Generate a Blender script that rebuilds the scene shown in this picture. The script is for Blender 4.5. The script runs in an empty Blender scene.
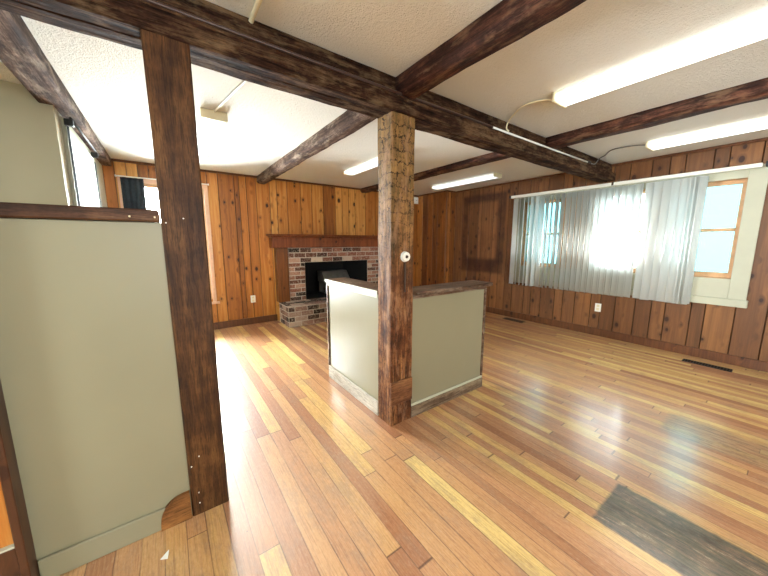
import bpy, bmesh, math, random
from mathutils import Vector, noise, Matrix
random.seed(7)
SC = bpy.context.scene
COL = SC.collection
XB, YA, CE = 4.84, 5.07, 2.3075       # right wall, fireplace wall, ceiling height
XL, YF = -3.2, -2.8                   # far left wall, wall behind the camera
XC, YR = -0.527, 3.084                # left wall by the fireplace room, return wall

# ------------------------------------------------------------------ camera
cam_d = bpy.data.cameras.new('camera')
cam = bpy.data.objects.new('camera', cam_d); COL.objects.link(cam)
cam_d.sensor_width = 36.0
cam_d.lens = 301.2 / 768 * 36.0
cam_d.clip_start = 0.02
cam.location = (0, 0, 1.3)
cam.rotation_euler = (math.radians(90 - 8.617), 0, math.radians(-35.82))
SC.camera = cam

# ------------------------------------------------------------------ world, light, exposure
SC.view_settings.view_transform = 'Standard'
SC.view_settings.look = 'None'
SC.view_settings.gamma = 1
SC.view_settings.use_curve_mapping = False
SC.view_settings.exposure = 2.05
SC.cycles.max_bounces = 14
SC.cycles.diffuse_bounces = 8
SC.cycles.transparent_max_bounces = 16
SC.cycles.use_denoising = True
SC.cycles.sample_clamp_indirect = 12
SC.cycles.caustics_reflective = False
SC.cycles.caustics_refractive = False

SKY_BACK, SKY_RIGHT, SKY_LEFT, SKY_FIRE = (2.8, 2.75, 2.7), (17, 18, 18.2), (12, 12.4, 12.6), (32, 32.5, 33)
w = bpy.data.worlds.new('sky'); SC.world = w; w.use_nodes = True
wn = w.node_tree; wn.nodes.clear()
wo = wn.nodes.new('ShaderNodeOutputWorld'); bg = wn.nodes.new('ShaderNodeBackground')
tc = wn.nodes.new('ShaderNodeTexCoord'); sep = wn.nodes.new('ShaderNodeSeparateXYZ')
wn.links.new(tc.outputs['Generated'], sep.inputs[0])
def wmath(op, a, b=None, clamp=False):
    x = wn.nodes.new('ShaderNodeMath'); x.operation = op; x.use_clamp = clamp
    for k, v in enumerate((a, b)):
        if v is None: continue
        if isinstance(v, (int, float)): x.inputs[k].default_value = v
        else: wn.links.new(v, x.inputs[k])
    return x.outputs[0]
def wmix(f, a, b):
    x = wn.nodes.new('ShaderNodeMix'); x.data_type = 'RGBA'
    wn.links.new(f, x.inputs[0])
    for k, v in ((6, a), (7, b)):
        if isinstance(v, tuple): x.inputs[k].default_value = (*v, 1)
        else: wn.links.new(v, x.inputs[k])
    return x.outputs[2]
# sky brightness set per direction to balance the light from each window
fY = wmath('MULTIPLY', wmath('ADD', sep.outputs[1], .15), 2.2, True)
fX = wmath('MULTIPLY', wmath('ADD', sep.outputs[0], -.25), 2.5, True)
fL = wmath('MULTIPLY', wmath('ADD', wmath('MULTIPLY', sep.outputs[0], -1.0), -.2), 2.0, True)
c0 = wmix(fX, SKY_BACK, SKY_RIGHT)
c1 = wmix(fL, c0, SKY_LEFT)
c2 = wmix(wmath('MULTIPLY', fY, wmath('SUBTRACT', 1.0, fX)), c1, SKY_FIRE)
below = wmath('ADD', wmath('MULTIPLY', wmath('ADD', sep.outputs[2], .5), 2.0, True), 0.0)
gr = wn.nodes.new('ShaderNodeMix'); gr.data_type = 'RGBA'; gr.blend_type = 'MULTIPLY'; gr.inputs[0].default_value = 1
gm = wmix(below, (.6, .6, .6), (1.0, 1.0, 1.0))
wn.links.new(c2, gr.inputs[6]); wn.links.new(gm, gr.inputs[7]); wn.links.new(gr.outputs[2], bg.inputs[0])
bg.inputs[1].default_value = 1.0
wn.links.new(bg.outputs[0], wo.inputs[0])

def daylight(name, loc, rot, sx, sy):
    """sky portal in a window opening: guides daylight sampling, adds no light of its own"""
    l = bpy.data.lights.new(name, 'AREA'); l.shape = 'RECTANGLE'; l.size = sx; l.size_y = sy
    l.cycles.is_portal = True
    o = bpy.data.objects.new(name, l); COL.objects.link(o); o.location = loc; o.rotation_euler = rot
H = math.pi / 2
daylight('sky_portal', (XB + .16, 1.6, 1.43), (0, H, 0), 1.06, 2.4)
daylight('sky_portal', (0.10, YA + .16, 1.27), (-H, 0, 0), 0.85, 1.6)
daylight('sky_portal', (XC - .16, 3.78, 1.45), (0, -H, 0), 1.35, 0.98)
daylight('sky_portal', (0.9, YF - .16, 1.45), (H, 0, 0), 2.6, 1.5)
daylight('sky_portal', (XL - .16, 0, 1.5), (0, -H, 0), 1.0, 1.0)

# ------------------------------------------------------------------ node helpers
class G:
    def __init__(s, name):
        s.m = bpy.data.materials.new(name); s.m.use_nodes = True
        s.t = s.m.node_tree; s.t.nodes.clear()
        s.out = s.t.nodes.new('ShaderNodeOutputMaterial')
    def n(s, typ, **kw):
        x = s.t.nodes.new(typ)
        for k, v in kw.items(): setattr(x, k, v)
        return x
    def put(s, sock, v):
        if isinstance(v, bpy.types.NodeSocket): s.t.links.new(v, sock)
        elif v is not None:
            if isinstance(v, (tuple, list)) and len(v) == 3 and sock.type == 'RGBA': v = (*v, 1)
            sock.default_value = v
    def M(s, op, a, b=None, c=None, clamp=False):
        x = s.n('ShaderNodeMath', operation=op, use_clamp=clamp)
        s.put(x.inputs[0], a); s.put(x.inputs[1], b); s.put(x.inputs[2], c)
        return x.outputs[0]
    def xyz(s):
        tc = s.n('ShaderNodeTexCoord'); sp = s.n('ShaderNodeSeparateXYZ')
        s.t.links.new(tc.outputs['Object'], sp.inputs[0])
        return sp.outputs[0], sp.outputs[1], sp.outputs[2]
    def vec(s, x, y, z=0.0):
        c = s.n('ShaderNodeCombineXYZ')
        s.put(c.inputs[0], x); s.put(c.inputs[1], y); s.put(c.inputs[2], z)
        return c.outputs[0]
    def noise(s, v, scale=1.0, detail=3.0, rough=.55, dist=0.0):
        x = s.n('ShaderNodeTexNoise'); s.put(x.inputs['Vector'], v)
        x.inputs['Scale'].default_value = scale; x.inputs['Detail'].default_value = detail
        x.inputs['Roughness'].default_value = rough; x.inputs['Distortion'].default_value = dist
        return x.outputs[0]
    def white(s, v):
        x = s.n('ShaderNodeTexWhiteNoise', noise_dimensions='3D'); s.put(x.inputs['Vector'], v)
        return x.outputs['Value']
    def voro(s, v, scale=1.0, feature='F1'):
        x = s.n('ShaderNodeTexVoronoi', feature=feature); s.put(x.inputs['Vector'], v)
        x.inputs['Scale'].default_value = scale
        return x
    def ramp(s, f, stops, interp='LINEAR'):
        x = s.n('ShaderNodeValToRGB'); s.put(x.inputs[0], f)
        e = x.color_ramp.elements; x.color_ramp.interpolation = interp
        while len(e) < len(stops): e.new(0.5)
        for k, (p, c) in enumerate(stops):
            e[k].position = p; e[k].color = (*c, 1) if len(c) == 3 else c
        return x.outputs[0]
    def step(s, v, lo, hi):
        x = s.n('ShaderNodeMapRange', clamp=True); s.put(x.inputs[0], v)
        x.inputs[1].default_value = lo; x.inputs[2].default_value = hi
        return x.outputs[0]
    def mix(s, f, a, b, mode='MIX'):
        x = s.n('ShaderNodeMix', data_type='RGBA', blend_type=mode)
        s.put(x.inputs[0], f); s.put(x.inputs[6], a); s.put(x.inputs[7], b)
        return x.outputs[2]
    def attr(s, name):
        return s.n('ShaderNodeAttribute', attribute_name=name).outputs['Fac']
    def bump(s, h, strength=.3, dist=.01):
        x = s.n('ShaderNodeBump'); s.put(x.inputs['Height'], h)
        x.inputs['Strength'].default_value = strength; x.inputs['Distance'].default_value = dist
        return x.outputs[0]
    def bsdf(s, col, rough=.5, normal=None, metal=0.0, spec=.5, coat=0.0, coat_r=.1):
        x = s.n('ShaderNodeBsdfPrincipled')
        s.put(x.inputs['Base Color'], col); s.put(x.inputs['Roughness'], rough)
        x.inputs['Metallic'].default_value = metal
        x.inputs['Specular IOR Level'].default_value = spec
        x.inputs['Coat Weight'].default_value = coat; x.inputs['Coat Roughness'].default_value = coat_r
        if normal is not None: s.put(x.inputs['Normal'], normal)
        s.t.links.new(x.outputs[0], s.out.inputs[0])
        return x

def srgb(r, g, b):
    f = lambda c: (c / 255 / 12.92) if c / 255 <= .04045 else ((c / 255 + .055) / 1.055) ** 2.4
    return (f(r), f(g), f(b))

def plain(name, col, rough=.5, metal=0.0, bumpy=0.0, vary=.08, scale=20, spec=.5):
    g = G(name); x, y, z = g.xyz(); v = g.vec(x, y, z)
    n = g.noise(v, scale, 3)
    c = g.mix(g.step(n, .3, .7), tuple(k * (1 - vary) for k in col), tuple(min(1, k * (1 + vary)) for k in col))
    g.bsdf(c, rough, g.bump(n, bumpy, .004) if bumpy else None, metal, spec)
    return g.m

# ------------------------------------------------------------------ materials
def pine(name, dark, mid, light, knot=srgb(52, 24, 12), ghost=False, gloss=.42, vary=.42):
    g = G(name); x, y, z = g.xyz()
    u = g.M('ADD', x, y); tone = g.attr('tone')
    off = g.M('MULTIPLY', tone, 37.0)
    # knots: one point per voronoi cell
    kv = g.vec(g.M('MULTIPLY', g.M('ADD', u, off), 10.0), g.M('MULTIPLY', z, 6.5), off)
    vo = g.voro(kv, 1.0); d = vo.outputs['Distance']
    rnd = g.n('ShaderNodeSeparateColor'); g.t.links.new(vo.outputs['Color'], rnd.inputs[0])
    size = g.M('MULTIPLY_ADD', g.M('POWER', rnd.outputs[0], 1.5), .25, -.02)
    dd = g.M('SUBTRACT', d, size)
    km = g.step(dd, .03, -.015)
    halo = g.M('MULTIPLY', g.step(dd, .22, 0.0), .55)
    bend = g.M('MULTIPLY', g.step(dd, .30, 0.0), .9)
    gv = g.vec(g.M('ADD', g.M('MULTIPLY', u, 26.0), bend), g.M('MULTIPLY', z, 1.3), off)
    g1 = g.noise(gv, 1.0, 4, .6, .6)
    gv2 = g.vec(g.M('MULTIPLY', u, 160.0), g.M('MULTIPLY', z, 3.0), off)
    g2 = g.noise(gv2, 1.0, 2, .5)
    big = g.noise(g.vec(u, g.M('MULTIPLY', z, .8), 2.0), 1.3, 2)
    f = g.M('ADD', g.M('MULTIPLY', g1, .55), g.M('MULTIPLY_ADD', tone, vary, .21 - vary / 2))
    f = g.M('ADD', f, g.M('MULTIPLY', g2, .16))
    f = g.M('SUBTRACT', g.M('ADD', f, g.M('MULTIPLY', big, .22)), .18)
    c = g.ramp(f, [(.22, dark), (.48, mid), (.74, light)])
    c = g.mix(halo, c, g.mix(.6, dark, knot))
    c = g.mix(km, c, knot)
    if ghost:   # pale rectangle left by a removed cabinet, with a dark stained border
        def box(y0, y1, z0, z1, s=.02):
            a = g.M('MULTIPLY', g.step(y, y0 - s, y0 + s), g.step(y, y1 + s, y1 - s))
            b = g.M('MULTIPLY', g.step(z, z0 - s, z0 + s), g.step(z, z1 + s, z1 - s))
            return g.M('MULTIPLY', a, b)
        outer = box(3.10, 4.03, .74, 2.17, .03); inner = box(3.27, 3.90, 1.0, 2.03, .035)
        rim = g.M('SUBTRACT', outer, inner, clamp=True)
        blot = g.step(g.noise(g.vec(x, y, z), 5.0, 4), .30, .62)
        rim = g.M('MULTIPLY', rim, g.M('MULTIPLY_ADD', blot, .4, .55))
        c = g.mix(rim, c, srgb(58, 30, 20))
        st = g.M('MULTIPLY', g.step(g.noise(g.vec(x, g.M('MULTIPLY', y, 1.8), g.M('MULTIPLY', z, 1.5)), 1.5, 3), .58, .72), .45)
        c = g.mix(st, c, srgb(84, 46, 30))
    c = g.mix(g.M('MULTIPLY', g.attr('groove'), .6), c, tuple(k * .2 for k in dark))
    g.bsdf(c, gloss, g.bump(g1, .15, .003), 0, .4)
    return g.m

def timber(name, axis, dark, mid, light, scale=1.0, crack=.5, bump=.5, rough=.65, blocks=False, worn=None, spec=.2):
    g = G(name); c3 = list(g.xyz()); a = c3['XYZ'.index(axis)]
    o = [c3[k] for k in range(3) if k != 'XYZ'.index(axis)]
    st = g.vec(g.M('MULTIPLY', o[0], 22 * scale), g.M('MULTIPLY', o[1], 22 * scale), g.M('MULTIPLY', a, 2.0 * scale))
    n1 = g.noise(st, 1.0, 6, .65, .7)
    n2 = g.noise(g.vec(*c3), 6.0, 5, .7)
    n3 = g.noise(g.vec(g.M('MULTIPLY', o[0], 60), g.M('MULTIPLY', o[1], 60), g.M('MULTIPLY', a, 3.0)), 1.0, 3, .6)
    f = g.M('ADD', g.M('MULTIPLY', n1, .55), g.M('MULTIPLY', n2, .45))
    c = g.ramp(f, [(.38, dark), (.50, mid), (.62, light)])
    fine = g.noise(g.vec(g.M('MULTIPLY', o[0], 190), g.M('MULTIPLY', o[1], 190), g.M('MULTIPLY', a, 14.0)), 1.0, 3, .7)
    c = g.mix(g.M('MULTIPLY', g.step(fine, .50, .40), .55), c, tuple(k * .35 for k in dark))
    cr = g.M('MULTIPLY', g.step(n3, .42, .33), crack)
    c = g.mix(cr, c, tuple(k * .25 for k in dark))
    h = g.M('ADD', g.M('MULTIPLY', n1, .6), g.M('MULTIPLY', n3, .5))
    if blocks:   # cross-checked block cracks near the top of the hewn post
        br = g.n('ShaderNodeTexBrick'); x, y, z = c3
        wob = g.M('MULTIPLY', g.M('SUBTRACT', g.noise(g.vec(x, y, z), 9, 4, .7), .5), .16)
        g.put(br.inputs['Vector'], g.vec(g.M('ADD', g.M('ADD', x, y), wob), g.M('ADD', z, wob)))
        br.inputs['Scale'].default_value = 1; br.inputs['Mortar Size'].default_value = .0035
        br.inputs['Brick Width'].default_value = .11; br.inputs['Row Height'].default_value = .075
        k = g.M('MULTIPLY', br.outputs['Fac'], g.step(z, 1.1, 1.7))
        c = g.mix(g.M('MULTIPLY', g.step(z, 1.0, 1.75), .45), c, g.mix(n2, srgb(96, 76, 40), srgb(176, 146, 84)))
        sp_ = g.step(g.noise(g.vec(x, y, z), 55, 4, .7), .56, .66)
        c = g.mix(g.M('MULTIPLY', sp_, .75), c, srgb(40, 24, 14))
        c = g.mix(g.M('MULTIPLY', k, .85), c, tuple(q * .2 for q in dark))
        h = g.M('SUBTRACT', h, g.M('MULTIPLY', k, .6))
    if worn is not None:
        wv = g.step(g.noise(g.vec(g.M('MULTIPLY', o[0], 14), g.M('MULTIPLY', o[1], 14), g.M('MULTIPLY', a, 4.0)), 1.0, 5, .7), .52, .62)
        c = g.mix(g.M('MULTIPLY', wv, worn[1]), c, worn[0])
    g.bsdf(c, rough, g.bump(h, bump, .012), 0, spec)
    return g.m

def floor_material():
    g = G('fir_floor'); x, y, z = g.xyz()
    W = .0835
    xs = g.M('ADD', g.M('ADD', x, g.M('MULTIPLY', g.M('MAXIMUM', g.M('SUBTRACT', x, 1.15), 0.0), .42)), g.M('MULTIPLY', g.M('SINE', g.M('MULTIPLY', x, 9.0)), .009))
    q = g.M('DIVIDE', g.M('ADD', xs, .035), W)
    i = g.M('FLOOR', q); f = g.M('FRACT', q)
    r1 = g.white(g.vec(i, 3.0, 1.0))
    q2 = g.M('DIVIDE', g.M('ADD', y, g.M('MULTIPLY', r1, 7.0)), g.M('MULTIPLY_ADD', g.white(g.vec(i, 9.0, 4.0)), 1.6, .9))
    j = g.M('FLOOR', q2); f2 = g.M('FRACT', q2)
    r2 = g.white(g.vec(i, j, 5.0)); r3 = g.white(g.vec(i, j, 8.0))
    edge = g.M('MINIMUM', f, g.M('SUBTRACT', 1.0, f))
    seam = g.M('MULTIPLY', g.step(edge, .040, .010), g.step(g.noise(g.vec(g.M('MULTIPLY', i, 3.1), g.M('MULTIPLY', y, 3.0), 2.0), 1.0, 3), .30, .55))
    e2 = g.M('MINIMUM', f2, g.M('SUBTRACT', 1.0, f2))
    seam = g.M('MAXIMUM', seam, g.step(e2, .0030, .0010))
    gr = g.noise(g.vec(g.M('ADD', g.M('MULTIPLY', x, 70.0), g.M('MULTIPLY', r2, 50)), g.M('MULTIPLY', y, 2.6), r3), 1.0, 5, .6, .8)
    gr2 = g.noise(g.vec(g.M('MULTIPLY', x, 240.0), g.M('MULTIPLY', y, 7.0), r3), 1.0, 2)
    big = g.noise(g.vec(x, y, 0.0), .8, 3)
    t = g.M('ADD', g.M('MULTIPLY', r2, .95), g.M('MULTIPLY', g.M('SUBTRACT', gr, .5), .45))
    t = g.M('ADD', t, g.M('MULTIPLY', g.M('SUBTRACT', big, .5), .35))
    c = g.ramp(t, [(.02, srgb(164, 108, 70)), (.25, srgb(196, 142, 98)), (.60, srgb(208, 158, 106)), (.78, srgb(220, 178, 108)), (.98, srgb(242, 214, 138))])
    c = g.mix(g.M('MULTIPLY', g.step(gr2, .48, .66), .34), c, srgb(120, 66, 38))
    c = g.mix(g.M('MULTIPLY', g.step(gr, .58, .70), .45), c, srgb(150, 84, 50))
    scuff = g.M('MULTIPLY', g.step(g.noise(g.vec(g.M('MULTIPLY', x, 4.0), g.M('MULTIPLY', y, 1.8), 1.0), 1.6, 8, .8), .50, .62), .45)
    c = g.mix(scuff, c, srgb(152, 122, 100))
    c = g.mix(g.M('MULTIPLY', seam, .75), c, srgb(70, 38, 22))
    fz = g.noise(g.vec(x, g.M('MULTIPLY', y, .35), 9.0), 110, 5, .75)
    c = g.mix(g.M('MULTIPLY', g.step(fz, .52, .66), .12), c, srgb(250, 226, 190))
    c = g.mix(g.M('MULTIPLY', g.step(fz, .48, .36), .22), c, srgb(132, 78, 52))
    sp = g.voro(g.vec(x, y, 0.0), 7.0).outputs['Distance']
    c = g.mix(g.M('MULTIPLY', g.step(sp, .035, .02), .7), c, srgb(40, 28, 22))
    # worn grey repair patches where something stood
    def rect(x0, x1, y0, y1, s):
        wob = g.M('MULTIPLY', g.M('SUBTRACT', g.noise(g.vec(x, y, 0.0), 18, 3), .5), .03)
        xx = g.M('ADD', x, wob); yy = g.M('ADD', y, wob)
        a = g.M('MULTIPLY', g.step(xx, x0 - s, x0 + s), g.step(xx, x1 + s, x1 - s))
        b = g.M('MULTIPLY', g.step(yy, y0 - s, y0 + s), g.step(yy, y1 + s, y1 - s))
        return g.M('MULTIPLY', a, b)
    st = g.noise(g.vec(g.M('MULTIPLY', x, 48.0), g.M('MULTIPLY', y, 5.0), 3.0), 1.0, 10, .85, .5)
    bl = g.noise(g.vec(x, y, 5.0), 9.0, 4, .7)
    s1 = g.ramp(g.M('ADD', g.M('MULTIPLY', st, .7), g.M('MULTIPLY', bl, .3)), [(.42, srgb(14, 20, 18)), (.49, srgb(60, 74, 68)), (.55, srgb(112, 90, 72)), (.63, srgb(186, 180, 158))])
    m1 = rect(1.545, 1.895, -1.0, .44, .008)
    c = g.mix(g.M('MULTIPLY', m1, .9), c, s1)
    m2 = rect(2.70, 3.05, -.9, .45, .02)
    s2 = g.ramp(st, [(.42, srgb(62, 62, 56)), (.50, srgb(140, 118, 94)), (.60, srgb(196, 168, 130))])
    c = g.mix(g.M('MULTIPLY', m2, g.M('MULTIPLY_ADD', g.step(bl, .35, .65), .45, .35)), c, s2)
    # long dark water streaks along a few boards
    lk = g.step(g.noise(g.vec(g.M('MULTIPLY', x, 14.0), g.M('MULTIPLY', y, .8), 7.0), 1.0, 4), .64, .72)
    lk = g.M('MULTIPLY', lk, g.step(x, 1.2, 1.8))
    c = g.mix(g.M('MULTIPLY', lk, .40), c, srgb(90, 70, 54))
    ro = g.M('ADD', g.M('MULTIPLY_ADD', gr, .18, .26), g.M('MULTIPLY', big, .14))
    hh = g.M('SUBTRACT', g.M('MULTIPLY', gr, .25), seam)
    hh = g.M('ADD', hh, g.M('MULTIPLY', r3, .5))
    g.bsdf(c, g.M('ADD', ro, .08), g.bump(hh, .28, .0025), 0, .5, coat=1.0, coat_r=.19).inputs['Coat IOR'].default_value = 2.1
    return g.m

def plaster(name, col, scale, strength, stain=None):
    g = G(name); x, y, z = g.xyz(); v = g.vec(x, y, z)
    n = g.noise(v, scale, 4, .6); n2 = g.noise(v, scale * 2.7, 3)
    big = g.noise(v, .9, 4)
    c = g.mix(g.step(big, .35, .7), tuple(k * .93 for k in col), col)
    if stain: c = g.mix(g.M('MULTIPLY', g.step(g.noise(v, 1.6, 4), .58, .74), .35), c, stain)
    g.bsdf(c, .85, g.bump(g.M('ADD', n, g.M('MULTIPLY', n2, .6)), strength, .02), 0, .2)
    return g.m

def brick_material(name='brick', grey=False):
    g = G(name); x, y, z = g.xyz(); t = g.attr('tone'); v = g.vec(x, y, z)
    n = g.noise(v, 38, 4, .7); n2 = g.noise(v, 11, 3)
    c = g.ramp(t, [(.0, srgb(44, 36, 34)), (.2, srgb(92, 62, 52)), (.4, srgb(134, 84, 66)), (.7, srgb(160, 110, 90)), (.9, srgb(180, 144, 124)), (1.0, srgb(204, 188, 170))])
    if grey: c = g.mix(.5, c, g.ramp(t, [(0, srgb(40, 38, 40)), (.35, srgb(120, 104, 98)), (1, srgb(190, 184, 176))]))
    c = g.mix(g.M('MULTIPLY', g.step(n, .50, .64), .5), c, srgb(204, 192, 178))
    c = g.mix(g.M('MULTIPLY', g.step(n2, .58, .72), .55), c, srgb(58, 48, 44))
    g.bsdf(c, .85, g.bump(n, .5, .006), 0, .2)
    return g.m

MAT = {}
MAT['floor'] = floor_material()
MAT['ceiling'] = plaster('stipple_ceiling', srgb(228, 228, 222), 60, .6, srgb(220, 212, 190))
MAT['plaster'] = plaster('plaster_wall', srgb(205, 202, 186), 30, .12)
MAT['sage'] = plain('sage_painted_board', srgb(136, 130, 106), .38, vary=.03, scale=2.5)
MAT['sage_wall'] = plain('sage_painted_wall', srgb(172, 166, 140), .55, vary=.03, scale=2.5)
MAT['pineA'] = pine('knotty_pine_gold', srgb(112, 64, 26), srgb(174, 108, 44), srgb(212, 156, 82))
MAT['pineB'] = pine('knotty_pine_brown', srgb(76, 48, 28), srgb(110, 71, 42), srgb(148, 100, 58), ghost=True, vary=.22)
MAT['pineD'] = pine('knotty_pine_amber', srgb(96, 54, 24), srgb(146, 88, 38), srgb(182, 122, 60))
MAT['pine_trim'] = pine('pine_trim', srgb(84, 48, 26), srgb(118, 72, 40), srgb(146, 96, 56))
MAT['mantel'] = pine('mantel_wood', srgb(108, 54, 26), srgb(158, 88, 44), srgb(184, 112, 62))
MAT['dark_trim'] = pine('dark_pine_trim', srgb(58, 32, 18), srgb(92, 54, 30), srgb(120, 76, 42))
MAT['sash'] = plain('sash_wood', srgb(206, 164, 120), .45, vary=.15, scale=14)
MAT['cream_trim'] = plain('cream_painted_trim', srgb(184, 184, 164), .45, vary=.04, scale=6)
MAT['white'] = plain('white_plastic', srgb(235, 234, 226), .4, vary=.02)
MAT['cream_plastic'] = plain('cream_plastic', srgb(222, 212, 178), .45, vary=.04)
MAT['black'] = plain('black_metal', srgb(22, 22, 24), .5)
MAT['soot_and_shade'] = plain('soot_and_shade', srgb(16, 15, 17), .8, vary=.4, scale=8)  # soot in the firebox, painted shade in the floor vents
MAT['cloth_dark'] = plain('dark_cloth', srgb(30, 38, 46), .9, vary=.3, scale=30)
MAT['grey_metal'] = plain('grey_metal', srgb(120, 120, 118), .45, .5, vary=.2, scale=10)
MAT['conduit_dark'] = plain('dark_conduit', srgb(70, 48, 40), .4)
MAT['brown_metal'] = plain('brown_metal', srgb(70, 52, 40), .5)
MAT['mortar'] = plain('mortar', srgb(196, 186, 172), .95, vary=.15, bumpy=.4, scale=40)
MAT['brick'] = brick_material()
MAT['brick_grey'] = brick_material('brick_grey', True)
MAT['beamX'] = timber('hewn_beam_brown', 'X', srgb(22, 13, 9), srgb(56, 36, 26), srgb(104, 80, 58), 1, .7, .9, worn=(srgb(128, 106, 80), .38), rough=.8, spec=.06)
MAT['beamY'] = timber('log_beam_brown', 'Y', srgb(24, 12, 8), srgb(62, 34, 26), srgb(112, 72, 54), 1, .6, .9, worn=(srgb(158, 124, 96), .32))
MAT['beamG'] = timber('log_beam_grey', 'Y', srgb(40, 27, 22), srgb(84, 64, 54), srgb(132, 110, 96), 1, .5, .7, worn=(srgb(180, 162, 142), .35), rough=.8, spec=.08)
MAT['post_dark'] = timber('stained_post', 'Z', srgb(48, 27, 13), srgb(76, 47, 24), srgb(104, 70, 38), 1.3, .4, .4, rough=.5)
MAT['post_hewn'] = timber('hewn_post', 'Z', srgb(44, 22, 12), srgb(98, 56, 30), srgb(160, 110, 66), 1, .8, 1.0, blocks=True, worn=(srgb(172, 130, 98), .4))
MAT['cap_wood'] = timber('cap_wood', 'X', srgb(58, 40, 30), srgb(96, 72, 56), srgb(136, 110, 90), 1, .4, .2, rough=.4, worn=(srgb(170, 156, 140), .3))
MAT['cap_woodY'] = timber('cap_wood_y', 'Y', srgb(58, 40, 30), srgb(96, 72, 56), srgb(136, 110, 90), 1, .4, .2, rough=.4, worn=(srgb(190, 176, 160), .4))
MAT['worn_base'] = timber('worn_baseboard', 'X', srgb(84, 64, 48), srgb(122, 102, 82), srgb(150, 132, 108), 1, .3, .2, worn=(srgb(176, 160, 138), .3))
MAT['worn_baseY'] = timber('worn_baseboard_y', 'Y', srgb(176, 170, 156), srgb(196, 190, 178), srgb(210, 206, 196), 1, .2, .1, worn=(srgb(130, 110, 92), .25))

def vane_material():
    g = G('vinyl_vane')
    d = g.n('ShaderNodeBsdfDiffuse'); t = g.n('ShaderNodeBsdfTranslucent'); mx = g.n('ShaderNodeMixShader')
    d.inputs[0].default_value = (*srgb(232, 236, 234), 1); t.inputs[0].default_value = (*srgb(226, 232, 232), 1)
    mx.inputs[0].default_value = .45
    g.t.links.new(d.outputs[0], mx.inputs[1]); g.t.links.new(t.outputs[0], mx.inputs[2]); g.t.links.new(mx.outputs[0], g.out.inputs[0])
    return g.m
MAT['vane'] = vane_material()
def glass_material(name='window_glass', tint=(.94, .98, .98)):
    g = G(name)
    t = g.n('ShaderNodeBsdfTransparent'); s = g.n('ShaderNodeBsdfGlossy'); mx = g.n('ShaderNodeMixShader')
    t.inputs[0].default_value = (*tint, 1); s.inputs['Roughness'].default_value = .02
    fr = g.n('ShaderNodeFresnel'); fr.inputs[0].default_value = 1.3
    g.t.links.new(fr.outputs[0], mx.inputs[0])
    g.t.links.new(t.outputs[0], mx.inputs[1]); g.t.links.new(s.outputs[0], mx.inputs[2]); g.t.links.new(mx.outputs[0], g.out.inputs[0])
    return g.m
MAT['glass'] = glass_material()
MAT['glass_dim_cyan'] = glass_material('dimming_cyan_glass', (.113, .185, .195))  # added tint dims the sky so the side panes read pale cyan
MAT['glass_mid'] = glass_material('dimming_grey_glass', (.50, .52, .52))  # added tint dims the daylight glowing through the centre vanes
def lamp_material(name, col, strength):
    g = G(name)
    b = g.bsdf((*srgb(240, 240, 232), ), .4)
    b.inputs['Emission Color'].default_value = (*col, 1); b.inputs['Emission Strength'].default_value = strength
    return g.m
MAT['lamp_on'] = lamp_material('lit_diffuser', (1.0, 1.0, .95), .75)
MAT['lamp_dim'] = lamp_material('dim_diffuser', (.85, .95, 1.0), .35)

# ------------------------------------------------------------------ object helpers
def link(name, bm, mat, parent=None, smooth=False):
    me = bpy.data.meshes.new(name)
    bmesh.ops.recalc_face_normals(bm, faces=bm.faces)
    bm.to_mesh(me); bm.free()
    for m in (mat if isinstance(mat, (list, tuple)) else [mat]): me.materials.append(MAT[m] if isinstance(m, str) else m)
    if smooth:
        for p in me.polygons: p.use_smooth = True
    o = bpy.data.objects.new(name, me); COL.objects.link(o)
    if parent is not None:
        o.parent = parent
        o.matrix_parent_inverse = Matrix.Translation(-parent.location)
    return o
def struct(o): o['kind'] = 'structure'; return o
def tag(o, label, cat, group=None):
    o['label'] = label; o['category'] = cat
    if group: o['group'] = group
    return o
def thing(name, label, cat, loc, group=None):
    o = bpy.data.objects.new(name, None); COL.objects.link(o)
    o.location = loc; o.empty_display_size = .1
    return tag(o, label, cat, group)

def box(bm, x0, x1, y0, y1, z0, z1, bev=0.0, seg=1, mat=0):
    vs = [bm.verts.new((x, y, z)) for x in (x0, x1) for y in (y0, y1) for z in (z0, z1)]
    idx = [(0, 1, 3, 2), (4, 6, 7, 5), (0, 4, 5, 1), (2, 3, 7, 6), (0, 2, 6, 4), (1, 5, 7, 3)]
    fs = [bm.faces.new([vs[i] for i in f]) for f in idx]
    for f in fs: f.material_index = mat
    if bev > 0:
        es = {e for f in fs for e in f.edges}
        bmesh.ops.bevel(bm, geom=list(es), offset=bev, segments=seg, affect='EDGES', profile=.5)
    return fs
def BX(name, dims, mat, parent=None, bev=.003, seg=1):
    bm = bmesh.new(); box(bm, *dims, bev=bev, seg=seg)
    return link(name, bm, mat, parent)

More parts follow.
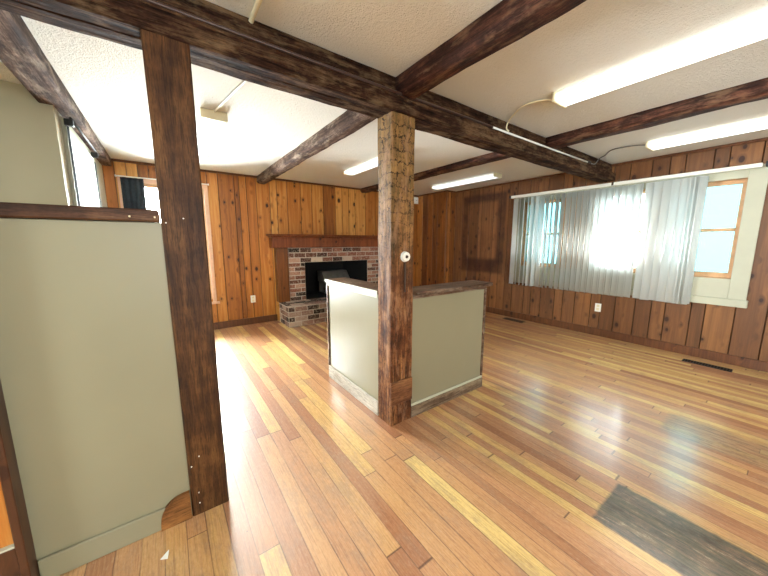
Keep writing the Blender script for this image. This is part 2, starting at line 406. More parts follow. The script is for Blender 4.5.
def tube(bm, pts, r, n=10):
    pts = [Vector(p) for p in pts]; rings = []
    up = Vector((0, 0, 1))
    for k, p in enumerate(pts):
        d = (pts[min(k + 1, len(pts) - 1)] - pts[max(k - 1, 0)]).normalized()
        a = d.cross(up)
        if a.length < .01: a = d.cross(Vector((1, 0, 0)))
        a.normalize(); b = d.cross(a).normalized()
        rings.append([bm.verts.new(p + a * math.cos(t) * r + b * math.sin(t) * r) for t in (2 * math.pi * i / n for i in range(n))])
    for A, B in zip(rings, rings[1:]):
        for i in range(n): bm.faces.new((A[i], A[(i + 1) % n], B[(i + 1) % n], B[i]))
    bm.faces.new(rings[0][::-1]); bm.faces.new(rings[-1])
def smooth_pts(pts, n=6):
    out = []; P = [Vector(p) for p in pts]
    for k in range(len(P) - 1):
        p0, p1, p2, p3 = P[max(k - 1, 0)], P[k], P[k + 1], P[min(k + 2, len(P) - 1)]
        for i in range(n):
            t = i / n
            out.append(.5 * ((2 * p1) + (-p0 + p2) * t + (2 * p0 - 5 * p1 + 4 * p2 - p3) * t * t + (-p0 + 3 * p1 - 3 * p2 + p3) * t ** 3))
    out.append(P[-1]); return out

def hewn(bm, axis, a0, a1, u0, u1, v0, v1, step=.05, amp=.006, rad=.012, seed=0, freq=5.0, flat=None):
    """rough-hewn timber: a rounded rectangle lofted along an axis with noisy faces"""
    per = []
    nu, nv = max(2, int((u1 - u0) / .025)), max(2, int((v1 - v0) / .025))
    def lerp(a, b, t): return a + (b - a) * t
    for i in range(nu + 1): per.append((lerp(u0 + rad, u1 - rad, i / nu), v0))
    for i in range(nv + 1): per.append((u1, lerp(v0 + rad, v1 - rad, i / nv)))
    for i in range(nu + 1): per.append((lerp(u1 - rad, u0 + rad, i / nu), v1))
    for i in range(nv + 1): per.append((u0, lerp(v1 - rad, v0 + rad, i / nv)))
    n = max(2, int(abs(a1 - a0) / step)); rings = []
    cu, cv = (u0 + u1) / 2, (v0 + v1) / 2
    for k in range(n + 1):
        a = lerp(a0, a1, k / n); ring = []
        for (u, v) in per:
            p = Vector((a * freq * .5, u * freq * 2, v * freq * 2 + seed * 11.3))
            d = noise.noise(p) * amp + noise.noise(p * 4) * amp * .45
            e = Vector((u - cu, v - cv)); e.normalize()
            uu, vv = u + e.x * d, v + e.y * d
            if flat is not None: vv = min(vv, flat)
            co = {'X': (a, uu, vv), 'Y': (uu, a, vv), 'Z': (uu, vv, a)}[axis]
            ring.append(bm.verts.new(co))
        rings.append(ring)
    m = len(per)
    for A, B in zip(rings, rings[1:]):
        for i in range(m): bm.faces.new((A[i], A[(i + 1) % m], B[(i + 1) % m], B[i]))
    bm.faces.new(rings[0][::-1]); bm.faces.new(rings[-1])

def planks(name, axis, front, back, edges, z0, z1, openings, mat, cham=.009):
    """a wall of vertical boards with V-grooves; axis is the wall's run, front the room-side coordinate"""
    bm = bmesh.new(); lay = bm.faces.layers.float.new('tone'); lay2 = bm.faces.layers.float.new('groove')
    s = 1 if front > back else -1
    for b0, b1 in zip(edges, edges[1:]):
        tone = random.random()
        cuts = sorted({b0, b1, *[o for q in openings for o in q[:2] if b0 < o < b1]})
        for u0, u1 in zip(cuts, cuts[1:]):
            um = (u0 + u1) / 2
            zs = [(z0, z1)]
            for (o0, o1, p0, p1) in openings:
                if o0 < um < o1:
                    new = []
                    for (a, b) in zs:
                        if p0 > a: new.append((a, min(b, p0)))
                        if p1 < b: new.append((max(a, p1), b))
                    zs = [q for q in new if q[1] > q[0]]
            c0 = cham if u0 == b0 else 0; c1 = cham if u1 == b1 else 0
            prof = [(u0, back), (u0, front - s * c0), (u0 + c0 * .6, front), (u1 - c1 * .6, front), (u1, front - s * c1), (u1, back)]
            for (a, b) in zs:
                rows = []
                for z in (a, b):
                    rows.append([bm.verts.new((u, d, z) if axis == 'X' else (d, u, z)) for u, d in prof])
                fs = [bm.faces.new(rows[0]), bm.faces.new(rows[1][::-1])]
                for i in range(6):
                    fs.append(bm.faces.new((rows[0][i], rows[0][(i + 1) % 6], rows[1][(i + 1) % 6], rows[1][i])))
                for f in fs: f[lay] = tone
                if c0: fs[3][lay2] = 1.0
                if c1: fs[5][lay2] = 1.0
    return link(name, bm, mat)

def fill_edges(a, b, known=(), w=(.10, .19)):
    e = [a]
    for k in sorted(known):
        if k > e[-1] + .03:
            while k - e[-1] > .26: e.append(e[-1] + random.uniform(*w))
            if k - e[-1] > .03: e.append(k)
    while b - e[-1] > .22: e.append(e[-1] + random.uniform(*w))
    e.append(b); return e

# ------------------------------------------------------------------ structure
bm = bmesh.new(); box(bm, XL - .2, XB + .2, YF - .2, YA + .9, -.12, 0); struct(link('floor', bm, 'floor'))
bm = bmesh.new(); box(bm, XL - .2, XB + .2, YF - .2, YA + .9, CE, CE + .12); struct(link('ceiling', bm, 'ceiling'))
T = .16
WIN_R = (.40, 2.78, .91, 1.96)        # three windows in one opening: y0 y1 z0 z1
WIN_A = (-.33, .52, .46, 2.06)        # window left of the fireplace: x0 x1 z0 z1
WIN_C = (3.30, 4.26, .78, 2.13)       # window in the left wall: y0 y1 z0 z1
FIRE = (1.86, 3.22, 0, 1.03)
struct(planks('wall_right', 'Y', XB, XB + T, fill_edges(YF, YA, [.142, .350, .569, .681, .9, 1.03, 1.19, 1.401, 1.569, 1.688, 1.897, 2.062, 2.186, 2.399, 2.56, 2.686, 2.904, 3.05, 3.196, 3.347, 3.589, 3.671, 3.884, 4.047, 4.218]), 0, CE, [WIN_R], 'pineB'))
struct(planks('wall_back', 'X', YA, YA + T, fill_edges(XC, XB + T, [-.42, .56, .70, .91, .976, 1.078, 1.216, 1.422, 1.532, 1.699, 1.926, 2.123, 2.339, 2.576, 2.712, 2.984, 3.214, 3.448]), 0, CE, [WIN_A, FIRE], 'pineA'))
bm = bmesh.new()
def slab_with_hole(bm, axis, front, back, a0, a1, z0, z1, hole):
    o0, o1, p0, p1 = hole
    for (u0, u1, q0, q1) in ((a0, o0, z0, z1), (o1, a1, z0, z1), (o0, o1, z0, p0), (o0, o1, p1, z1)):
        lo, hi = min(front, back), max(front, back)
        if axis == 'X': box(bm, u0, u1, lo, hi, q0, q1)
        else: box(bm, lo, hi, u0, u1, q0, q1)
slab_with_hole(bm, 'Y', XC, XC - T, YR + .12, YA + T, 0, CE, WIN_C); struct(link('wall_left', bm, 'plaster'))
bm = bmesh.new(); box(bm, XL, XC, YR, YR + .12, 0, CE); struct(link('wall_left_return', bm, 'sage_wall'))
bm = bmesh.new(); slab_with_hole(bm, 'Y', XL, XL - T, YF - T, YR + .12, 0, CE, (-.5, .5, 1.0, 2.0)); struct(link('wall_far_left', bm, 'plaster'))
bm = bmesh.new(); slab_with_hole(bm, 'X', YF, YF - T, XL, XB, 0, CE, (-.4, 2.2, .7, 2.2)); struct(link('wall_front', bm, 'plaster'))
# boxed-out corner right of the fireplace
cx, cy = 4.575, 4.235
o = planks('wall_corner_box', 'Y', cx, cx + .05, fill_edges(cy, YA, [4.466, 4.6, 4.76, 4.912]), 0, CE, [], 'pineD'); struct(o)
o = planks('wall_corner_return', 'X', cy, cy + .05, [cx + .05, 4.70, XB], 0, CE, [], 'pineD'); struct(o)

def molding(name, dims, mat='pine_trim', bev=.004): return struct(BX(name, dims, mat, bev=bev))
molding('baseboard_right', (XB - .018, XB, YF, cy, 0, .105))
molding('baseboard_back', (XC, 1.438, YA - .018, YA, 0, .105))
molding('baseboard_corner', (cx - .018, cx, cy - .018, YA - .018, 0, .105))
molding('baseboard_far_back', (3.60, cx - .018, YA - .018, YA, 0, .105))
molding('trim_1', (XB - .022, XB, YF, cy, CE - .03, CE), bev=.006)
molding('trim_2', (XC, cx, YA - .022, YA, CE - .03, CE), bev=.006)
molding('trim_3', (cx - .02, cx, cy, YA - .02, CE - .03, CE), bev=.006)
molding('trim_4', (cx - .02, XB - .022, cy - .02, cy, CE - .03, CE), bev=.006)

# ------------------------------------------------------------------ windows
def sash_window(parent, axis, c, d, u0, u1, z0, z1, fr=.035, meet=True, pane='glass'):
    """wooden sash frame around a pane; d = +1 when outside lies towards + of the wall normal"""
    def bx(nm, ua, ub, za, zb, t0, t1, mat, bev=.003):
        lo, hi = sorted((c + d * t0, c + d * t1))
        dims = (ua, ub, lo, hi, za, zb) if axis == 'X' else (lo, hi, ua, ub, za, zb)
        return BX(nm, dims, mat, parent, bev)
    bm = bmesh.new()
    def add(ua, ub, za, zb, t0, t1):
        lo, hi = sorted((c + d * t0, c + d * t1))
        box(bm, *((ua, ub, lo, hi, za, zb) if axis == 'X' else (lo, hi, ua, ub, za, zb)), bev=.003)
    zm = (z0 + z1) / 2
    add(u0, u0 + fr, z0, z1, .05, .09); add(u1 - fr, u1, z0, z1, .05, .09)
    add(u0 + fr, u1 - fr, z1 - fr - .01, z1, .05, .09); add(u0 + fr, u1 - fr, z0, z0 + fr + .02, .05, .09)
    if meet: add(u0 + fr, u1 - fr, zm - .018, zm + .018, .045, .09)
    link('sash', bm, 'sash', parent)
    bx('pane', u0 + fr * .7, u1 - fr * .7, z0 + fr * .7, z1 - fr * .7, .068, .072, pane, 0)

def winroot(name, loc):
    o = bpy.data.objects.new(name, None); COL.objects.link(o); o.location = loc; o['kind'] = 'structure'; return o
# right wall: two double-hung windows either side of a picture window behind the blind
W1 = winroot('window_1', (XB, 1.6, .6))
bm = bmesh.new()
box(bm, XB - .02, XB, .29, .42, .705, 2.06, bev=.003); box(bm, XB - .02, XB, 2.77, 2.93, .705, 2.06, bev=.003)
box(bm, XB - .02, XB, .42, 2.77, 1.945, 2.06, bev=.003); box(bm, XB - .018, XB, .42, 2.77, .705, .915, bev=.003)
link('trim_board', bm, 'cream_trim', W1)
BX('sill_board', (XB - .032, XB, .275, 2.94, .625, .705), 'cream_trim', W1, .004)
bm = bmesh.new()
for (a, b) in ((.40, .42), (.985, 1.17), (1.74, 2.19), (2.76, 2.78)): box(bm, XB + .001, XB + T, a, b, .91, 1.96)
box(bm, XB + .001, XB + T, .42, 2.76, 1.945, 1.96); box(bm, XB + .001, XB + T, .42, 2.76, .91, .92)
link('jamb', bm, 'sash', W1)
sash_window(W1, 'Y', XB, 1, .42, .985, .92, 1.945, pane='glass_dim_cyan'); sash_window(W1, 'Y', XB, 1, 1.17, 1.74, .92, 1.945, pane='glass_mid'); sash_window(W1, 'Y', XB, 1, 2.19, 2.76, .92, 1.945, pane='glass_dim_cyan')
# fireplace wall
W2 = winroot('window_2', (.1, YA, .46))
bm = bmesh.new()
box(bm, .515, .565, YA - .02, YA, .42, 2.11, bev=.003); box(bm, -.40, -.325, YA - .02, YA, .42, 2.11, bev=.003)
box(bm, -.325, .515, YA - .02, YA, 2.05, 2.11, bev=.003); box(bm, -.43, .60, YA - .05, YA, .395, .425, bev=.003)
link('casing', bm, plain('pinkish_casing', srgb(214, 170, 140), .4, vary=.06), W2)
sash_window(W2, 'X', YA, 1, WIN_A[0], WIN_A[1], WIN_A[2], WIN_A[3], .04)
# left wall
W3 = winroot('window_3', (XC, 3.78, .78))
bm = bmesh.new()
box(bm, XC, XC + .02, 3.25, 3.31, .70, 2.19, bev=.003); box(bm, XC, XC + .02, 4.25, 4.36, .70, 2.19, bev=.003)
box(bm, XC, XC + .02, 3.31, 4.25, 2.12, 2.19, bev=.003); box(bm, XC, XC + .045, 3.18, 4.38, .67, .70, bev=.003)
link('casing', bm, 'cream_trim', W3)
sash_window(W3, 'Y', XC, -1, WIN_C[0], WIN_C[1], WIN_C[2], WIN_C[3], .04)
# unseen windows added behind and left of the camera for fill light
W4 = winroot('fill_window_back', (.9, YF, .7)); 
for a in (-.4, .467, 1.333): sash_window(W4, 'X', YF, -1, a, a + .867, .7, 2.2, .045)
W5 = winroot('fill_window_left', (XL, .2, .7))
sash_window(W5, 'Y', XL, -1, -.5, .5, 1.0, 2.0, .045)

# ------------------------------------------------------------------ beams and posts
mb = thing('ceiling_beam', 'long dark rough-hewn double beam crossing the whole room on two posts', 'beam', (1.2, 1.64, CE))
bm = bmesh.new(); hewn(bm, 'X', XL, XB, 1.552, 1.630, 2.092, 2.188, .04, .006, .004, 1); link('front_timber', bm, 'beamX', mb)
bm = bmesh.new(); hewn(bm, 'X', XL, XB, 1.6345, 1.738, 2.096, 2.188, .04, .007, .010, 21); link('rear_timber', bm, 'beamX', mb)
bm = bmesh.new(); hewn(bm, 'X', XL, XB, 1.605, 1.735, 2.186, CE + .01, .05, .007, .006, 2, flat=CE - .001); link('upper_timber', bm, 'beamX', mb)
def ybeam(label, y0, y1, x0, x1, zb, mat, seed, amp=.010):
    bm = bmesh.new(); hewn(bm, 'Y', y0, y1, x0, x1, zb, CE + .03, .05, amp, .03, seed, 4.0, flat=CE - .001)
    return tag(link('ceiling_beam', bm, mat, None, True), label, 'beam', 'log cross beams')
ybeam('reddish-brown log beam at top centre, running from the frame edge to the centre post', YF, 1.604, 1.245, 1.395, 2.20, 'beamY', 3)
ybeam('greyish log beam running from the centre post towards the fireplace wall', 1.74, YA, 1.235, 1.375, 2.195, 'beamG', 4)
ybeam('rough brown log beam between the two long lit ceiling tubes on the right', YF, 1.604, 3.10, 3.27, 2.215, 'beamY', 5, .014)
ybeam('dark log beam seen under the double beam, before the far right ceiling tube', 1.74, YA, 3.10, 3.25, 2.235, 'beamY', 6)
bm = bmesh.new(); hewn(bm, 'Y', 1.74, YA, -.595, -.435, 2.215, CE + .02, .05, .0035, .006, 8, 3, flat=CE - .001)
tag(link('ceiling_beam', bm, 'beamG', None, True), 'greyish hewn beam along the left wall above the dark-framed window', 'beam')

bm = bmesh.new(); hewn(bm, 'Z', 0, 2.094, -.003, .153, 1.558, 1.72, .06, .0022, .006, 11, 3)
lp = tag(link('support_post', bm, 'post_dark'), 'dark brown smooth square post beside the green half wall on the left', 'post')
for (x, z) in ((.03, .115), (.045, .30), (.013, 1.38), (.075, 1.40), (.012, .26), (.03, .06)):
    bm = bmesh.new(); bmesh.ops.create_cone(bm, cap_ends=True, segments=10, radius1=.0028, radius2=.002, depth=.004, matrix=Matrix.Translation((x, 1.556, z)) @ Matrix.Rotation(H, 4, 'X'))
    link('nail_head', bm, 'white', lp)
bm = bmesh.new(); hewn(bm, 'Z', 0, 2.094, 1.196, 1.390, 1.573, 1.735, .035, .0045, .008, 12, 6)
cp = tag(link('support_post', bm, 'post_hewn'), 'rough-hewn brown post in the centre with a small round white socket', 'post')
BX('patch_board', (1.184, 1.375, 1.552, 1.568, .165, .335), timber('patch_wood', 'X', srgb(74, 44, 28), srgb(110, 70, 44), srgb(140, 96, 62), .8, .1, .1), cp, .003)

# ------------------------------------------------------------------ half walls
hw = thing('half_wall', 'green painted half wall running back from the centre post towards the fireplace', 'half wall', (1.29, 2.15, 0))
BX('panel', (1.207, 1.375, 1.736, 2.56, 0, .93), 'sage', hw, .002)
BX('cap', (1.198, 1.41, 1.738, 2.60, .932, .962), 'cap_woodY', hw, .005)
BX('cap_edge', (1.190, 1.1975, 1.738, 2.60, .932, .960), 'cream_trim', hw, .001)
BX('under_trim', (1.197, 1.206, 1.738, 2.575, .905, .931), 'cream_trim', hw, .003)
BX('baseboard', (1.193, 1.206, 1.736, 2.575, 0, .118), 'worn_baseY', hw, .004)
BX('end_trim', (1.196, 1.382, 2.561, 2.585, .119, .93), 'cap_wood', hw, .003)
hw = thing('half_wall', 'green half wall under a brown cap, right of the centre post', 'half wall', (1.8, 1.62, 0))
BX('panel', (1.388, 2.215, 1.583, 1.70, 0, .93), 'sage', hw, .002)
BX('cap', (1.388, 2.262, 1.528, 1.75, .932, .96), 'cap_wood', hw, .005)
BX('under_trim', (1.388, 2.232, 1.565, 1.582, .905, .931), 'cap_wood', hw, .004)
BX('baseboard', (1.388, 2.236, 1.568, 1.582, 0, .088), 'worn_base', hw, .004)
BX('base_moulding', (1.388, 2.232, 1.573, 1.582, .0885, .108), 'cream_trim', hw, .003)
BX('end_trim', (2.216, 2.236, 1.572, 1.71, .109, .93), 'cap_wood', hw, .003)

hw = thing('half_wall', 'tall olive green half wall with a dark wood cap, in the left foreground', 'half wall', (-.25, 1.62, 0))
BX('panel', (-1.6, .001, 1.572, 1.70, 0, 1.38), 'sage', hw, .002)
BX('cap', (-1.6, -.006, 1.545, 1.73, 1.382, 1.430), timber('dark_cap', 'X', srgb(44, 26, 18), srgb(80, 52, 36), srgb(112, 80, 56), 1, .3, .2, rough=.45), hw, .006)
BX('baseboard', (-.498, -.10, 1.560, 1.5715, 0, .102), 'sage', hw, .004)
for x in (-.10, -.022):
    bm = bmesh.new(); bmesh.ops.create_uvsphere(bm, u_segments=10, v_segments=6, radius=.0042, matrix=Matrix.Translation((x, 1.546, 1.40)) @ Matrix.Diagonal((1, .5, 1, 1)))
    link('screw_head', bm, 'cream_plastic', hw, True)
bm = bmesh.new()   # half-round block at the foot
n = 18; pts = []
for k in range(n + 1):
    t = k / n * math.pi / 2
    pts.append((-.012 - .112 * math.sin(t) ** .8, .138 * math.cos(t) ** .75 if k < n else 0))
pts = [(-.006, 0), (-.006, .138)] + pts[1:]
f0 = [bm.verts.new((x, 1.553, z)) for x, z in pts]; f1 = [bm.verts.new((x, 1.571, z)) for x, z in pts]
bm.faces.new(f0); bm.faces.new(f1[::-1])
for i in range(len(pts)): bm.faces.new((f0[i], f0[(i + 1) % len(pts)], f1[(i + 1) % len(pts)], f1[i]))
tag(link('wood_block', bm, timber('block_wood', 'X', srgb(88, 54, 28), srgb(128, 84, 44), srgb(160, 110, 62), .6, .1, .1)), 'small quarter-round brown wood block at the foot of the left post', 'block')

pw = thing('pine_wainscot', 'orange pine panel with dark corner board at the lower left frame edge', 'panel', (-1.0, 1.55, 0))
BX('corner_board', (-.522, -.499, 1.50, 1.571, 0, 1.38), 'dark_trim', pw, .003)
o = planks('pine_panel', 'X', 1.535, 1.571, [-1.6, -1.45, -1.3, -1.14, -1.0, -.84, -.68, -.523], .23, 1.38, [], 'pineA'); o.parent = pw; o.matrix_parent_inverse = Matrix.Translation(-pw.location)
BX('baseboard', (-1.6, -.523, 1.52, 1.571, 0, .222), 'dark_trim', pw, .005)
BX('dusty_ledge', (-1.6, -.523, 1.515, 1.571, .2225, .2295), 'cream_trim', pw, .002)

# ------------------------------------------------------------------ fireplace
YS = 4.95   # face of the brick surround
fp = thing('fireplace', 'brick fireplace with wooden mantel and raised brick hearth', 'fireplace', (2.5, YS, 0))
def bricks(bm, axis, face, out, u0, u1, z0, z1, L=.2, Hh=.057, g=.014, depth=.05, soldier=False, vertical_axis='Z'):
    """running-bond bricks standing 5 mm proud of the mortar; out = outward sign of the face"""
    lay = bm.faces.layers.float.get('tone') or bm.faces.layers.float.new('tone')
    rows = max(1, round((z1 - z0) / (Hh + g))); rh = (z1 - z0) / rows
    for r in range(rows):
        za, zb = z0 + r * rh + g / 2, z0 + (r + 1) * rh - g / 2
        u = u0 - (0 if r % 2 == 0 else L / 2)
        while u < u1 - .01:
            a, b = max(u, u0) + g / 2, min(u + L, u1) - g / 2
            if b - a > .02:
                j = random.uniform(-.002, .002)
                lo, hi = sorted((face + out * (.005 + j), face - out * depth))
                t = random.random()
                if axis == 'X': fs = box(bm, a, b, lo, hi, za, zb)
                elif axis == 'Y': fs = box(bm, lo, hi, a, b, za, zb)
                else: fs = box(bm, a, b, za, zb, lo, hi)
                for f in fs: f[lay] = t
            u += L
sur = bmesh.new()
bricks(sur, 'X', YS, -1, 1.63, 1.912, .32, .962); bricks(sur, 'X', YS, -1, 3.168, 3.44, .32, .962)
bricks(sur, 'X', YS, -1, 1.63, 3.44, .962, 1.21)
link('brick_surround', sur, 'brick', fp)
bm = bmesh.new()
box(bm, 1.632, 1.910, YS, YA, 0, .963); box(bm, 3.170, 3.438, YS, YA, 0, .963); box(bm, 1.632, 3.438, YS, YA, .963, 1.21)
link('mortar', bm, 'mortar', fp)
HZ = .318; HY = 4.492
bm = bmesh.new()
bricks(bm, 'X', HY, -1, 1.445, 3.55, 0, HZ - .003); bricks(bm, 'Y', 1.445, -1, HY + .002, YS - .03, 0, HZ - .003)
bricks(bm, 'T', HZ, 1, 1.445, 3.55, HY, 4.94, L=.2, Hh=.09)
link('hearth_brick', bm, 'brick_grey', fp)
bm = bmesh.new(); box(bm, 1.448, 3.547, HY + .002, YS - .001, 0, HZ - .001); link('hearth_mortar', bm, 'mortar', fp)
BX('side_board', (1.440, 1.628, 4.93, YA - .001, .322, 1.21), 'pineD', fp, .004)
BX('side_board', (3.442, 3.51, 4.93, YA - .001, .322, 1.21), 'pineD', fp, .004)
BX('lintel_board', (1.372, 3.55, 4.905, YA - .001, 1.212, 1.378), 'mantel', fp, .005)
BX('mantel_shelf', (1.33, 3.59, 4.83, YA - .001, 1.402, 1.430), 'mantel', fp, .006, 2)
BX('mantel_moulding', (1.352, 3.57, 4.865, YA - .001, 1.379, 1.401), 'mantel', fp, .008, 2)
bm = bmesh.new()   # firebox: splayed sides, back, floor, top
A = [(1.912, 4.955), (3.168, 4.955), (3.0, 5.62), (2.16, 5.62)]
lo = [bm.verts.new((x, y, .322)) for x, y in A]; hi = [bm.verts.new((x, y, .975)) for x, y in A]
for i in (1, 2, 3): bm.faces.new((lo[i], lo[(i + 1) % 4], hi[(i + 1) % 4], hi[i]))
bm.faces.new(lo); bm.faces.new(hi)
lk = link('firebox', bm, 'soot_and_shade', fp)
sm = lk.modifiers.new('thick', 'SOLIDIFY'); sm.thickness = .02; sm.offset = 1

st = thing('fireplace_insert', 'grey metal heater box standing inside the black fireplace opening', 'heater', (2.55, 5.25, .346))
bm = bmesh.new()   # sloped hood
prof = [(5.12, .56), (5.12, .60), (5.26, .76), (5.46, .76), (5.46, .56)]
a = [bm.verts.new((2.35, y, z)) for y, z in prof]; b = [bm.verts.new((2.88, y, z)) for y, z in prof]
bm.faces.new(a); bm.faces.new(b[::-1])
for i in range(5): bm.faces.new((a[i], a[(i + 1) % 5], b[(i + 1) % 5], b[i]))
link('hood', bm, 'grey_metal', st)
bm = bmesh.new(); box(bm, 2.37, 2.86, 5.40, 5.45, .35, .559, bev=.003); box(bm, 2.37, 2.86, 5.14, 5.44, .348, .37, bev=.003); link('body', bm, 'grey_metal', st)
for x in (2.385, 2.845):
    bm = bmesh.new(); box(bm, x - .012, x + .012, 5.15, 5.174, .371, .559, bev=.002); link('leg', bm, 'black', st)
for k, (y, z, r) in enumerate(((5.23, .41, .038), (5.32, .41, .036), (5.28, .475, .034))):
    bm = bmesh.new(); tube(bm, [(2.43, y, z), (2.55, y + .01, z + .004), (2.76, y - .008, z)], r, 10); link('log', bm, 'post_dark', st, True)

# ------------------------------------------------------------------ vertical blind on the right wall
bl = thing('vertical_blind', 'white vertical blind hanging across the right wall windows', 'blind', (XB - .07, 1.8, 2.06))
BX('head_rail', (XB - .095, XB - .045, .335, 2.965, 2.022, 2.062), 'white', bl, .006, 2)
for y in (.305, 1.55, 2.985):
    bm = bmesh.new(); box(bm, XB - .098, XB - .021, y - .012, y + .012, 2.025, 2.070, bev=.002); link('bracket', bm, 'black' if y != 1.55 else 'brown_metal', bl)
def vane(y, ang, wdt=.089, z0=.60, z1=2.005, curve=.008):
    bm = bmesh.new(); n = 6; c, s = math.cos(ang), math.sin(ang); xc = XB - .085
    rows = []
    for z in (z0, z1):
        row = []
        for k in range(n + 1):
            t = (k / n - .5) * wdt; d = curve * (1 - (2 * t / wdt) ** 2)
            row.append(bm.verts.new((xc + s * t + c * d, y + c * t - s * d, z)))
        rows.append(row)
    for k in range(n): bm.faces.new((rows[0][k], rows[0][k + 1], rows[1][k + 1], rows[1][k]))
    for z in (z0, z1):
        pass
    o = link('vane', bm, 'vane', bl, True)
    m = o.modifiers.new('thick', 'SOLIDIFY'); m.thickness = .0012
ys = [(2.872, 5), (2.80, 50), (2.73, 64), (2.66, 76), (2.585, 108), (2.51, 108), (2.435, 20), (2.36, 36), (2.29, 50), (2.215, 34), (2.14, 28)]
y = 2.065
while y > 1.235: ys.append((y, 24)); y -= .0725
ys += [(1.165, 8), (1.09, -8), (1.012, 4), (.935, -6), (.86, 6), (.79, -10), (.75, -25), (.722, -50)]
for k, (y, a) in enumerate(ys):
    a2 = math.radians(a + random.uniform(-3, 3))
    vane(y, a2, z0=.60 - .0 * k + random.uniform(-.004, .004))

# ------------------------------------------------------------------ curtains
def curtain(name, axis, c, u0, u1, z0, z1, amp, waves, mat, label, group=None, rod=None):
    root = thing(name, label, 'curtain', (((u0 + u1) / 2, c, z1) if axis == 'X' else (c, (u0 + u1) / 2, z1)), group)
    bm = bmesh.new(); n = waves * 8; m = 14; rows = []
    for j in range(m + 1):
        row = []; z = z0 + (z1 - z0) * j / m
        for k in range(n + 1):
            t = k / n; u = u0 + (u1 - u0) * t
            d = amp * math.sin(t * waves * 2 * math.pi + .4 * math.sin(z * 3)) * (1.1 - .35 * j / m)
            row.append(bm.verts.new((u, c + d, z) if axis == 'X' else (c + d, u, z)))
        rows.append(row)
    for A, B in zip(rows, rows[1:]):
        for k in range(n): bm.faces.new((A[k], A[k + 1], B[k + 1], B[k]))
    o = link('cloth', bm, mat, root, True); md = o.modifiers.new('thick', 'SOLIDIFY'); md.thickness = .002
    return root
curtain('curtain', 'X', YA - .05, -.37, -.145, .55, 2.095, .014, 4, 'cloth_dark', 'black curtain panel drawn to the left of the bright window in the corner')
rd = thing('curtain_rod', 'thin white curtain rod over the bright corner window behind the left post', 'rod', (.08, YA - .05, 2.10))
bm = bmesh.new(); tube(bm, [(-.415, YA - .05, 2.105), (.58, YA - .05, 2.105)], .007); link('rod', bm, 'white', rd, True)
for x in (-.41, .575):
    bm = bmesh.new(); box(bm, x - .008, x + .008, YA - .056, YA - .020, 2.095, 2.116, bev=.002); link('bracket', bm, 'white', rd)
curtain('curtain', 'Y', XC + .03, 3.225, 3.295, .75, 2.175, .004, 2, 'cloth_dark', 'narrow black curtain strip at the near side of the left wall window')
curtain('curtain', 'Y', XC + .03, 4.27, 4.335, .75, 2.10, .004, 2, 'cloth_dark', 'narrow black curtain strip at the far side of the left wall window')
sh = thing('window_shade', 'bright white shade drawn over the left wall window between black strips', 'shade', (XC + .03, 3.78, 2.14))
BX('fabric', (XC + .026, XC + .028, 3.305, 4.26, .74, 2.13), 'vane', sh, 0)
BX('bottom_bar', (XC + .022, XC + .032, 3.305, 4.26, .72, .739), 'white', sh, .002)
rd = thing('curtain_rod', 'black curtain rod with brackets above the left wall window', 'rod', (XC + .055, 3.8, 2.165))
bm = bmesh.new(); tube(bm, [(XC + .058, 3.21, 2.185), (XC + .058, 4.36, 2.185)], .008); link('rod', bm, 'black', rd, True)
for y in (3.22, 4.22):
    bm = bmesh.new(); box(bm, XC + .021, XC + .07, y - .02, y + .02, 2.13, 2.176, bev=.004); link('bracket', bm, 'black', rd)

# ------------------------------------------------------------------ ceiling lights
def fixture(label, x0, x1, y0, y1, zb, mat, capend, group='fluorescent ceiling fixtures'):
    t = thing('ceiling_light', label, 'light', ((x0 + x1) / 2, (y0 + y1) / 2, CE), group)
    BX('housing', (x0 + .012, x1 - .012, y0, y1, CE - .022, CE), 'white', t, .002)
    bm = bmesh.new(); n = 10; xm, hw_ = (x0 + x1) / 2, (x1 - x0) / 2; rows = []
    for y in (y0 + .012, y1 - .012):
        rows.append([bm.verts.new((xm - hw_ * math.copysign(abs(math.cos(math.pi * k / n)) ** .45, math.cos(math.pi * k / n)), y, CE - .0225 - (CE - .0225 - zb) * math.sin(math.pi * k / n) ** .55)) for k in range(n + 1)])
    for k in range(n): bm.faces.new((rows[0][k], rows[0][k + 1], rows[1][k + 1], rows[1][k]))
    bm.faces.new(rows[0]); bm.faces.new(rows[1][::-1]); bm.faces.new((rows[0][0], rows[1][0], rows[1][-1], rows[0][-1]))
    link('diffuser', bm, mat, t)
    for y in (y0, y1):
        BX('end_cap', (x0 - .004, x1 + .004, y - .011, y + .011, zb - .004, CE - .001), 'cream_plastic', t, .008, 2)
    return t
fixture('long lit ceiling tube light nearest the camera, at the upper right', 2.225, 2.40, -1.32, 1.12, 2.245, 'lamp_on', 0)
fixture('long lit ceiling tube light close to the window wall at right', 4.03, 4.26, -1.38, 1.06, 2.25, 'lamp_on', 0)
fixture('shorter ceiling tube light beyond the double beam, right of the centre post', 3.98, 4.16, 2.78, 4.05, 2.25, 'lamp_dim', 0)
fixture('ceiling light just left of the centre post near the fireplace wall', 2.14, 2.30, 2.75, 3.93, 2.25, 'lamp_dim', 0)
fixture('ceiling light seen through the gap right of the left post', .31, .49, 2.80, 4.02, 2.242, 'lamp_dim', 0)

